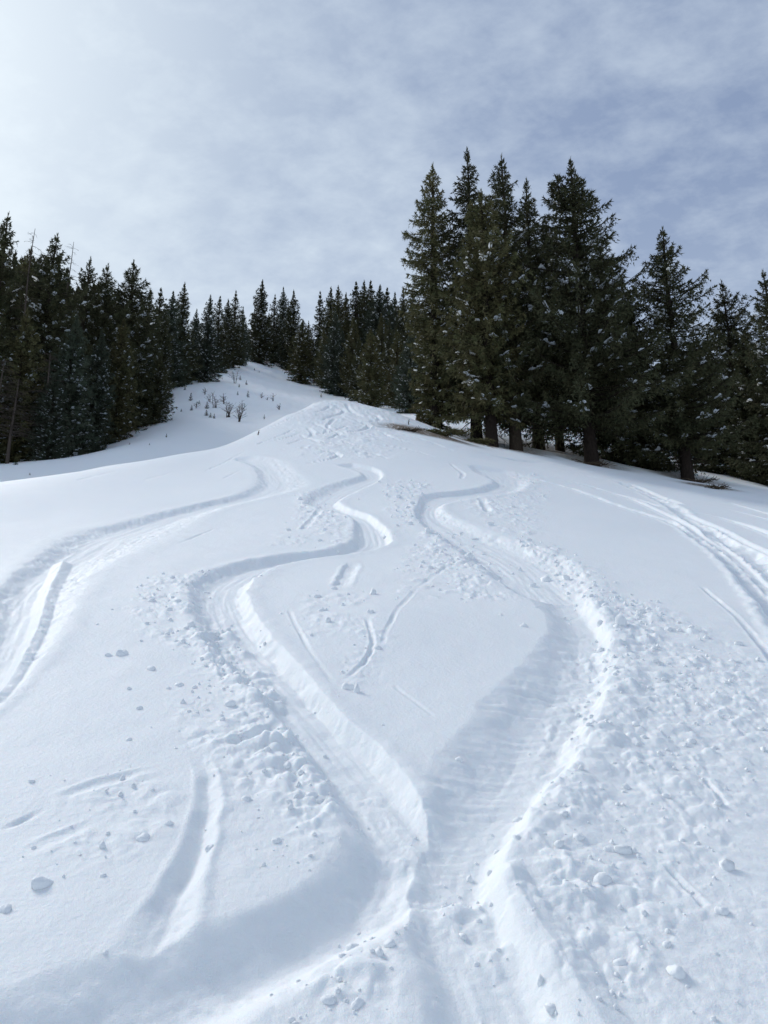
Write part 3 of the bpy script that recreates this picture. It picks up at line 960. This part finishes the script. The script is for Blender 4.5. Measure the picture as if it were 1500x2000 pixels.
singles = [
    (411, 574, 97, 4, 1.0, 'snow-laden conical spruce at the edge of the shrubby bank'),
    (513, 544, 134, 0, 0.95, 'tall narrow spruce alone at the top of the snowy bank'),
    (592, 622, 119, 3, 1.15, 'short brownish spruce at the foot of the trees above the snowy bank'),
    (724, 640, 84, 3, 1.15, 'small brown-green spruce just behind the crest of the ski slope'),
]
for X, Y, D, k, w, lab in singles:
    x, zt = locate(X, Y, D)
    PLAN.append((far_types[k], x, D, zt, lab, None, w))
bank = [(315, 560, 84, 2), (337, 566, 90, 1), (362, 549, 93, 0), (384, 602, 100, 1), (430, 577, 112, 2), (445, 583, 118, 0), (462, 566, 121, 2), (476, 598, 126, 1), (497, 602, 140, 0),
        (538, 574, 142, 2), (555, 559, 146, 1), (575, 565, 138, 0), (603, 625, 150, 2), (350, 620, 96, 3), (325, 640, 82, 0), (390, 650, 104, 3), (485, 640, 142, 1), (525, 610, 150, 0), (565, 600, 140, 4)]
BANK_LAB = {362: 'tall spruce just uphill of the snow-laden conical one, standing above its neighbours', 462: 'tallest of the slim spruces beyond the snow-laden conical one',
            555: 'slim spruce next uphill of the tall narrow one on top of the bank', 575: 'spruce at the end of the row on the bank, beside the gap of open sky'}
for X, Y, D, k in bank:
    x, zt = locate(X, Y, D)
    PLAN.append((far_types[k], x, D, zt, BANK_LAB.get(X, 'dark spruce in the row along the top of the snowy bank'), None if X in BANK_LAB else 'spruces along the top of the bank', 1.0))
mid = [(626, 567, 124, 2), (645, 559, 118, 0), (661, 556, 116, 3), (676, 569, 122, 0), (697, 549, 118, 2), (712, 545, 120, 0), (723, 547, 122, 2), (740, 555, 114, 1), (757, 561, 120, 2),
       (773, 570, 112, 1), (788, 560, 106, 0), (655, 600, 104, 1), (690, 615, 100, 3), (760, 625, 92, 0), (633, 640, 112, 3), (745, 610, 100, 3), (668, 640, 102, 1), (700, 660, 96, 0), (775, 640, 86, 3), (805, 560, 100, 0),
       (800, 640, 76, 1), (830, 600, 84, 0), (870, 600, 90, 1)]
MID_LAB = {626: 'spruce at the edge of the wood behind the crest, beside the gap of open sky', 712: 'tallest spruce in the wood behind the crest of the ski slope', 788: 'spruce of the wood behind the crest that touches the slender olive-green one'}
for X, Y, D, k in mid:
    x, zt = locate(X, Y, D)
    PLAN.append((far_types[k], x, D, zt, MID_LAB.get(X, 'dark spruce in the dense wood behind the crest of the ski slope'), None if X in MID_LAB else 'spruces behind the crest', 1.0))
g2 = np.random.default_rng(55)
topline = np.array([(-150, 470), (20, 455), (110, 480), (200, 540), (262, 560), (340, 590), (400, 610), (480, 615), (600, 640), (640, 585), (720, 565), (800, 580), (900, 580), (1250, 640), (1600, 620)], float)
for X in np.arange(-140, 800, 21):
    D0 = float(np.interp(X, [-150, 100, 260, 350, 480, 540, 620, 700, 800], [56, 62, 78, 105, 150, 160, 140, 126, 118]))
    for rep in range(2):
        Xj = X + g2.uniform(-10, 10)
        D = D0 + g2.uniform(2, 10) + rep * 10
        Y = float(np.interp(Xj, topline[:, 0], topline[:, 1])) + g2.uniform(8, 60)
        x, zt = locate(Xj, Y, D)
        PLAN.append((far_types[int(g2.integers(0, 4))], x, D, zt, 'spruce deep in the shaded forest, mostly hidden by others', 'spruces deep in the forest', 1.05))
for X in np.arange(860, 1640, 48):
    Xj = X + g2.uniform(-16, 16)
    D = g2.uniform(57, 76)
    Y = float(np.interp(Xj, topline[:, 0], topline[:, 1])) + g2.uniform(0, 60)
    x, zt = locate(Xj, Y, D)
    PLAN.append((far_types[int(g2.integers(0, 3))], x, D, zt, 'shaded spruce behind the big stand beside the slope', 'spruces behind the big stand', 1.2))

TX = np.array([p[1] for p in PLAN])
TY = np.array([p[2] for p in PLAN])
TZ = ground(TX, TY)
for p, x, y, z in zip(PLAN, TX, TY, TZ):
    h = max(p[3] - z, 2.5)
    p = p[:6] + (p[6] * (random.uniform(0.85, 1.25) if p[0] in far_types else 1.0),)
    p[0].place(x, y, z - 0.05, h, p[4], p[5], p[6], 0.0 if 'double-tipped spruce with' in p[4] else None)

# ------------------------------------------------------------------ snow sheet
def spaced(parts):
    out = [parts[0][0]]
    for lo, hi, f in parts:
        m = int(math.ceil(math.log(hi / lo) / f))
        out += list(lo * (hi / lo) ** (np.arange(1, m + 1) / m))
    return np.array(out)


RR = spaced([(0.25, 1.5, 0.09), (1.5, 6, 0.0031), (6, 20, 0.0048), (20, 46, 0.0065), (46, 160, 0.02), (160, 3500, 0.08)])
dense = np.radians(np.linspace(-31.5, 31.5, 761))
side = np.radians(np.concatenate([np.linspace(32, 60, 40), np.linspace(63, 180, 36)[:-1]]))
AZ = np.concatenate([[-math.pi], -side[::-1], dense, side])
nr, na = len(RR), len(AZ)
gx = (RR[:, None] * np.sin(AZ)).ravel()
gy = (RR[:, None] * np.cos(AZ)).ravel()
gzv = ground(gx, gy)
V = np.stack([gx, gy, gzv], 1)
i, j = np.meshgrid(np.arange(nr - 1), np.arange(na), indexing='ij')
jn = (j + 1) % na
F = np.stack([i * na + j, (i + 1) * na + j, (i + 1) * na + jn, i * na + jn], -1).reshape(-1, 4)[:, ::-1]
V = np.vstack([V, [[0, 0, ZC]]])
slope = mesh_obj('snow_slope', V, F, M_SNOW, None, True)
tag(slope, 'snow-covered mountain slope cut by winding ski tracks', 'snow', kind='structure')
lit = np.zeros(len(V), np.float32)
for lx, ly, lr in LITTER:
    dd = np.hypot(V[:, 0] - lx, V[:, 1] - ly) / (lr * 1.05)
    lit = np.maximum(lit, 0.75 * np.exp(-dd ** 4))
for lx, ly, lr in SOIL:
    dd = np.hypot((V[:, 0] - lx) / 1.3, (V[:, 1] - ly) / 0.9) / lr
    lit = np.maximum(lit, 1.4 * np.exp(-dd ** 3))
att = slope.data.attributes.new('litter', 'FLOAT', 'POINT')
att.data.foreach_set('value', lit)


# ------------------------------------------------------------------ clods and crumbs of snow
ICO_V, ICO_F = None, None


def ico(sub):
    import bmesh
    bm = bmesh.new()
    bmesh.ops.create_icosphere(bm, subdivisions=sub, radius=1.0)
    v = np.array([p.co[:] for p in bm.verts])
    f = np.array([[q.index for q in fc.verts] for fc in bm.faces])
    bm.free()
    return v, f


iv, jf = ico(1)
g3 = np.random.default_rng(77)
CX, CY, CS = [], [], []
for s, amp, cell, crumbs, seed, inside in SPRAY:
    if not crumbs:
        continue
    crumbs = int(crumbs * 0.2)
    k = g3.integers(0, len(s.c), crumbs)
    tng = np.gradient(s.c, axis=0)[k]
    tng /= np.hypot(*tng.T)[:, None] + 1e-9
    u = np.clip(g3.normal(0, 0.5, crumbs), -1.3, 1.3) * s.hw[k]
    p = s.c[k] + np.stack([-tng[:, 1], tng[:, 0]], 1) * u[:, None] + g3.normal(0, 0.05, (crumbs, 2))
    CX.append(p[:, 0])
    CY.append(p[:, 1])
    CS.append(np.exp(g3.normal(math.log(0.0078), 0.6, crumbs)) * np.clip(np.hypot(*p.T) / 5, 0.7, 2.2))
CX, CY, CS = map(np.concatenate, (CX, CY, CS))
keep = np.hypot(CX, CY) > 1.9
CX, CY, CS = CX[keep], CY[keep], np.minimum(CS[keep], 0.06)
CZ = ground(CX, CY)
m = len(CX)
jit = 1 + 0.22 * g3.normal(0, 1, (m, len(iv), 1))
sc3 = CS[:, None, None] * g3.uniform(0.7, 1.25, (m, 1, 3))
vv = iv[None] * jit * sc3
vv[..., 0] += CX[:, None]
vv[..., 1] += CY[:, None]
vv[..., 2] += (CZ + CS * 0.05)[:, None]
ff = (jf[None] + (np.arange(m) * len(iv))[:, None, None]).reshape(-1, 3)
cr = mesh_obj('snow_crumbs', vv.reshape(-1, 3), ff, M_CLOD, None, True)
tag(cr, 'small crumbs of loose snow sprayed beside the ski tracks', 'snow crumbs', kind='stuff')

iv2, jf2 = ico(3)
clod_meshes = []
for k in range(6):
    d = iv2.copy()
    o3 = g3.random(3) * 50
    nz = np.array([fbm(np.array([q[0] * 1.3 + o3[0] + q[2]]), np.array([q[1] * 1.3 + o3[1] - q[2] * 0.7]), 300 + k, 3)[0] for q in d])
    d = d * (1 + 0.42 * nz)[:, None] * np.array([1.0, 0.85, 0.75])
    o = mesh_obj('snow_clod', d, jf2, M_CLOD, None, True)
    clod_meshes.append(o.data)
    bpy.data.objects.remove(o)
clods = [(680, 1342, 30, 'fist-sized snowball resting where a roll trail ends between the two big tracks'), (722, 1197, 22, None), (738, 1268, 20, None), (620, 1166, 18, None), (627, 1192, 16, None), (652, 1150, 18, None),
         (252, 1446, 15, 'lone round snowball on smooth snow beside the debris of the curved track'), (435, 1412, 16, None), (450, 1377, 26, None), (350, 1338, 20, None), (380, 1342, 15, None), (252, 1347, 12, None), (272, 1384, 15, None),
         (295, 1307, 22, None), (386, 1237, 18, None), (298, 1175, 16, None), (190, 1221, 8, None), (240, 1277, 30, 'broken block of snow beside a small hollow next to the curved track'), (212, 1280, 16, None), (330, 1345, 10, None),
         (1048, 1188, 12, None), (1022, 1224, 18, None), (1430, 1292, 16, None), (1305, 1232, 20, None), (1380, 1247, 15, None), (895, 1470, 22, 'knob of snow sitting on the rippled wall of the wide scooped track'), (978, 1203, 10, None),
         (605, 1558, 30, None), (1410, 1782, 26, 'snowball at the end of a long thin roll trail'), (82, 1728, 40, 'rounded lump of snow lying apart beside the shallow groove'), (10, 1775, 30, None), (690, 1822, 30, 'upright chunk of snow at the rim where the tracks run together'),
         (1175, 1725, 40, None), (1130, 1640, 26, None), (1190, 1660, 24, None), (1010, 1640, 22, None), (970, 1622, 20, None), (1240, 1420, 16, None), (1160, 1420, 20, None), (1300, 1560, 18, None), (1330, 1420, 14, None),
         (560, 1500, 20, None), (520, 1470, 22, None), (480, 1560, 20, None), (410, 1650, 24, None), (540, 1640, 20, None), (280, 1636, 30, None), (330, 1610, 18, None), (205, 1860, 10, None), (760, 1845, 30, None), (640, 1950, 34, None), (700, 1960, 30, None),
         (795, 1106, 10, None), (840, 1035, 9, None), (700, 975, 8, None), (660, 1070, 9, None), (510, 1125, 9, None), (900, 1035, 8, None), (1080, 1085, 9, None), (1030, 1030, 8, None), (748, 1415, 9, None), (1320, 1905, 40, None), (1210, 1885, 26, None)]
cp = hit(np.array([(c[0], c[1]) for c in clods], float))
cz = ground(cp[:, 0], cp[:, 1])
for (X, Y, w, lab), (x, y), z in zip(clods, cp, cz):
    rad = 0.8 * w * math.hypot(x, y) / FPX / 2
    o = bpy.data.objects.new('snow_clod', clod_meshes[int(g3.integers(0, 6))])
    COL.objects.link(o)
    o.location = (x, y, z - rad * 0.2)
    o.scale = (rad * 1.1, rad * 1.1, rad * 1.1)
    o.rotation_euler = tuple(g3.uniform(-0.4, 0.4, 2)) + (g3.random() * 6.28,)
    tag(o, lab or 'loose clod of snow thrown out beside a ski track', 'snow clod', None if lab else 'clods of snow thrown out by the skiers')


# ------------------------------------------------------------------ bare larches, shrubs, saplings
def twiggy(seed, stems):
    """stems: list of (points, r0, twig count, twig length, droop)"""
    g = np.random.default_rng(seed)
    paths = []
    for P, r0, cnt, tl, dr in stems:
        P = np.asarray(P, float)
        k = len(P)
        paths.append((P, np.linspace(r0, r0 * 0.25, k)))
        L = np.linspace(0, 1, k)
        for q in range(cnt):
            s = g.uniform(0.3, 0.98)
            p = np.array([np.interp(s, L, P[:, i]) for i in range(3)])
            a = g.random() * 6.28
            l = tl * (1.12 - s) ** 0.6 * g.uniform(0.5, 1.2)
            t = np.linspace(0, 1, 4)
            Q = p + np.outer(t, [math.cos(a) * l, math.sin(a) * l, 0.35 * l]) + np.outer(t ** 2, [0, 0, dr * l])
            rt = max(0.4 * r0 * (1 - s), 0.012)
            paths.append((Q, np.linspace(rt, rt * 0.5, 4)))
            for w in range(3):
                a2 = a + g.normal(0, 0.9)
                p2 = Q[1 + w % 3]
                l2 = l * g.uniform(0.25, 0.5)
                paths.append((p2 + np.outer(np.linspace(0, 1, 3), [math.cos(a2) * l2, math.sin(a2) * l2, (0.3 + dr) * l2]), np.linspace(rt * 0.6, rt * 0.4, 3)))
    return paths


def larch(X, Yt, D, seed, label):
    x, zt = locate(X, Yt, D)
    z = gz(x, D)
    H = zt - z
    g = np.random.default_rng(seed)
    zz = np.linspace(-0.4, H, 12)
    P = np.stack([0.06 * np.sin(zz * 0.7 + seed), 0.05 * np.cos(zz * 0.5), zz], 1)
    e = empty('bare_larch', (x, D, z), label, 'tree', 'bare larches among the spruces')
    tv, tf = tubes([(P, 0.11 * (1 - np.linspace(0, 1, 12)) ** 0.8 + 0.014)], 7)
    mesh_obj('trunk', tv, tf, M_TWIG, e, True)
    pp = twiggy(seed, [(P, 0.07, 95, 1.7, -0.45)])[1:]
    bv, bf = tubes(pp, 4)
    mesh_obj('crown', bv, bf, M_TWIG, e, True)


larch(68, 447, 49.5, 1, 'brownish bare larch poking its twiggy top between two spruces')
larch(143, 473, 54, 2, 'bare crooked-topped larch against the sky at the forest edge')
larch(8, 700, 44.0, 3, 'thin bare larch with a pale trunk standing in front of the forest')
larch(36, 740, 44.5, 4, 'short bare larch beside a low dark bush at the forest edge')
larch(100, 690, 46.0, 5, 'leafless brown larch in front of snow-flecked spruces')


def shrub(X, Y, hpx, nst, spread, seed, label, dmin=55):
    (x, y), = hit([(X, Y)], 200, dmin)
    z = gz(x, y)
    Hm = hpx * y / FPX
    g = np.random.default_rng(seed)
    e = empty('bare_shrub', (x, y, z), label, 'shrub', 'bare shrubs on the snowy bank')
    st = []
    for k in range(nst):
        a, sp = g.random() * 6.28, g.uniform(0.1, 1) * spread * Hm
        t = np.linspace(0, 1, 6)
        h = Hm * g.uniform(0.65, 1.05)
        ox, oy = g.normal(0, 0.12 * spread * Hm, 2)
        P = np.stack([ox + math.cos(a) * sp * t ** 1.4 + g.normal(0, 0.02, 6), oy + math.sin(a) * sp * t ** 1.4, -0.15 + t * (h + 0.15)], 1)
        st.append((P, 0.042, 6, 0.5 * Hm, 0.2))
    for q in st:
        v, f = tubes(twiggy(seed + 1, [q]), 4)
        seed += 3
        mesh_obj('stem', v, f, M_TWIG, e, True)


for a in [(460, 749, 30, 5, 0.5, 10, 'bare many-stemmed shrub beside the snow-laden conical spruce'), (422, 797, 34, 4, 0.5, 20, 'bare shrub of a few leaning stems on the bank beside the dark saplings'),
          (446, 816, 36, 6, 0.4, 30, 'clump of thin upright bare stems at the foot of the bank'), (468, 824, 32, 6, 0.4, 40, 'bare shrub with a dark base lowest on the bank'),
          (534, 783, 19, 2, 0.2, 50, 'two thin bare stems standing alone on the open bank'), (510, 777, 14, 2, 0.25, 60, 'faint bare sprig on the open part of the bank'),
          (521, 780, 8, 2, 0.3, 65, 'tiny bare sprig between two thin shrubs'), (436, 790, 22, 4, 0.5, 81, 'loose bare shrub just above the clump of upright stems'), (474, 800, 20, 3, 0.5, 84, 'thin bare shrub above the one with a dark base'), (400, 770, 16, 3, 0.6, 87, 'small bare shrub highest among the saplings'), (545, 800, 14, 3, 0.5, 90, 'small bare shrub near the crest of the ski slope'), (409, 786, 22, 2, 0.6, 70, 'thin slanting bare stem above the cluster of saplings'), (382, 797, 16, 3, 0.6, 75, 'small bare shrub next to a pair of saplings')]:
    shrub(*a)

sap_type = Spruce(2.2, M_DARK, seed=210, R=0.55, cb=0.02, spacing=0.12, spike=0.12, shape=1.8, snow=0.15, levels=9, trunk_r=0.03, snow_size=0.5)
for X, Y, hp, w, lab in [(372, 784, 18, 1.0, 'knee-high sapling highest of those near the big dark bush-like spruce'), (389, 789, 9, 1.2, None), (374, 803, 12, 1.1, None), (404, 797, 15, 1.3, None), (403, 811, 13, 1.5, None), (411, 814, 11, 1.4, None), (418, 817, 10, 1.3, None),
                         (481, 752, 10, 1.1, None), (467, 756, 7, 1.3, None), (484, 776, 15, 0.9, 'slim sapling alone in the middle of the open bank'), (464, 773, 9, 1.0, None), (469, 742, 10, 1.1, None), (516, 819, 10, 1.0, 'little sapling peeping over the crest of the ski slope'),
                         (354, 803, 7, 1.4, None), (497, 723, 5, 1.5, None), (506, 728, 5, 1.3, None), (325, 854, 9, 1.0, None), (292, 869, 4, 1.6, None), (253, 868, 5, 1.5, None), (30, 908, 12, 2.2, 'low dark bush on the snow at the forest edge'), (58, 928, 4, 1.4, None), (361, 762, 8, 1.4, None), (627, 777, 9, 1.0, None)]:
    (x, y), = hit([(X, Y)], 200, 34 if Y > 900 else 44)
    h = max(hp * y / FPX, 0.15)
    sap_type.place(x, y, gz(x, y) - 0.03, h, lab or 'small dark spruce sapling poking out of the snow', None if lab else 'spruce saplings in the snow', w, None, 'spruce_sapling')

# ------------------------------------------------------------------ stakes, fallen boughs
for X, Y, hp, lab in [(503, 850, 11, 'short dark stick standing in the snow on the shoulder of the ski slope'), (797, 829, 12, 'thin stick standing in the snow near the uphill end of the big stand')]:
    (x, y), = hit([(X, Y)])
    h = hp * y / FPX
    t = np.linspace(0, 1, 6)
    P = np.stack([0.05 * t + 0.012 * np.sin(t * 7), 0.02 * t, -0.15 + t * (h + 0.15)], 1)
    Q = P[3] + np.outer(np.linspace(0, 1, 3), [0.06, 0.02, 0.07])
    v, f = tubes([(P, np.array([0.03, 0.027, 0.026, 0.022, 0.018, 0.012])), (Q, np.array([0.012, 0.009, 0.005]))], 6)
    o = mesh_obj('stick', v, f, M_TWIG, None, True)
    o.location = (x, y, gz(x, y))
    tag(o, lab, 'stick')


def brush(X, Y, wpx, hpx, seed, label, needles=True, dmin=30):
    (x, y), = hit([(X, Y)], 60, dmin)
    w, h = wpx * y / FPX, hpx * y / FPX
    g = np.random.default_rng(seed)
    e = empty('fallen_bough', (x, y, gz(x, y)), label, 'branches', 'fallen boughs on the snow under the trees')
    for b in range(3):
        paths, tri = [], []
        for k in range(7):
            a = g.normal(0, 0.35) + (math.pi if g.random() < 0.5 else 0)
            L = w * g.uniform(0.3, 0.6)
            t = np.linspace(0, 1, 5)
            o0 = np.array([g.normal(0, w * 0.2), g.normal(0, w * 0.1), 0.02])
            P = o0 + np.stack([math.cos(a) * L * t, math.sin(a) * L * t, h * g.uniform(0.4, 1.0) * np.sin(t * 2.4)], 1)
            paths.append((P, np.linspace(0.022, 0.008, 5)))
            for q in range(4):
                p = P[1 + q % 4]
                a2 = a + g.normal(0, 0.8)
                paths.append((p + np.outer(np.linspace(0, 1, 3), [0.3 * L * math.cos(a2), 0.3 * L * math.sin(a2), g.normal(0.03, 0.06)]), np.array([0.012, 0.009, 0.006])))
            if needles:
                for q in range(40):
                    p = P[int(g.integers(0, 5))] + g.normal(0, 0.07, 3) * [1, 1, 0.5]
                    d = np.array([math.cos(a), math.sin(a), 0]) * 0.12 + g.normal(0, 0.07, 3)
                    sdv = np.cross(d, g.normal(0, 1, 3))
                    sdv *= 0.022 / (np.linalg.norm(sdv) + 1e-9)
                    tri.append([p - sdv, p + sdv, p + d])
        v, f = tubes(paths, 5)
        mesh_obj('branch', v, f, M_DEAD, e, True)
        if tri:
            TT = np.array(tri).reshape(-1, 3)
            mesh_obj('needles', TT, np.arange(len(TT)).reshape(-1, 3), M_OLIVE, e)


brush(806, 843, 44, 5, 401, 'low brown heap of dead boughs at the uphill end of the big stand', False)
brush(862, 850, 56, 11, 402, 'greenish fallen boughs lying against the first trunk of the stand')
brush(930, 863, 40, 6, 403, 'flat dead twigs between the first two trunks')
brush(1365, 938, 46, 7, 404, 'dark fallen branch at the foot of the open-topped spruce', False)
brush(1402, 956, 36, 8, 405, 'tangle of dead wood half buried below the open-topped spruce', False)
brush(1160, 908, 60, 5, 406, 'scattered dead twigs at the foot of the broad double-tipped spruce', False)
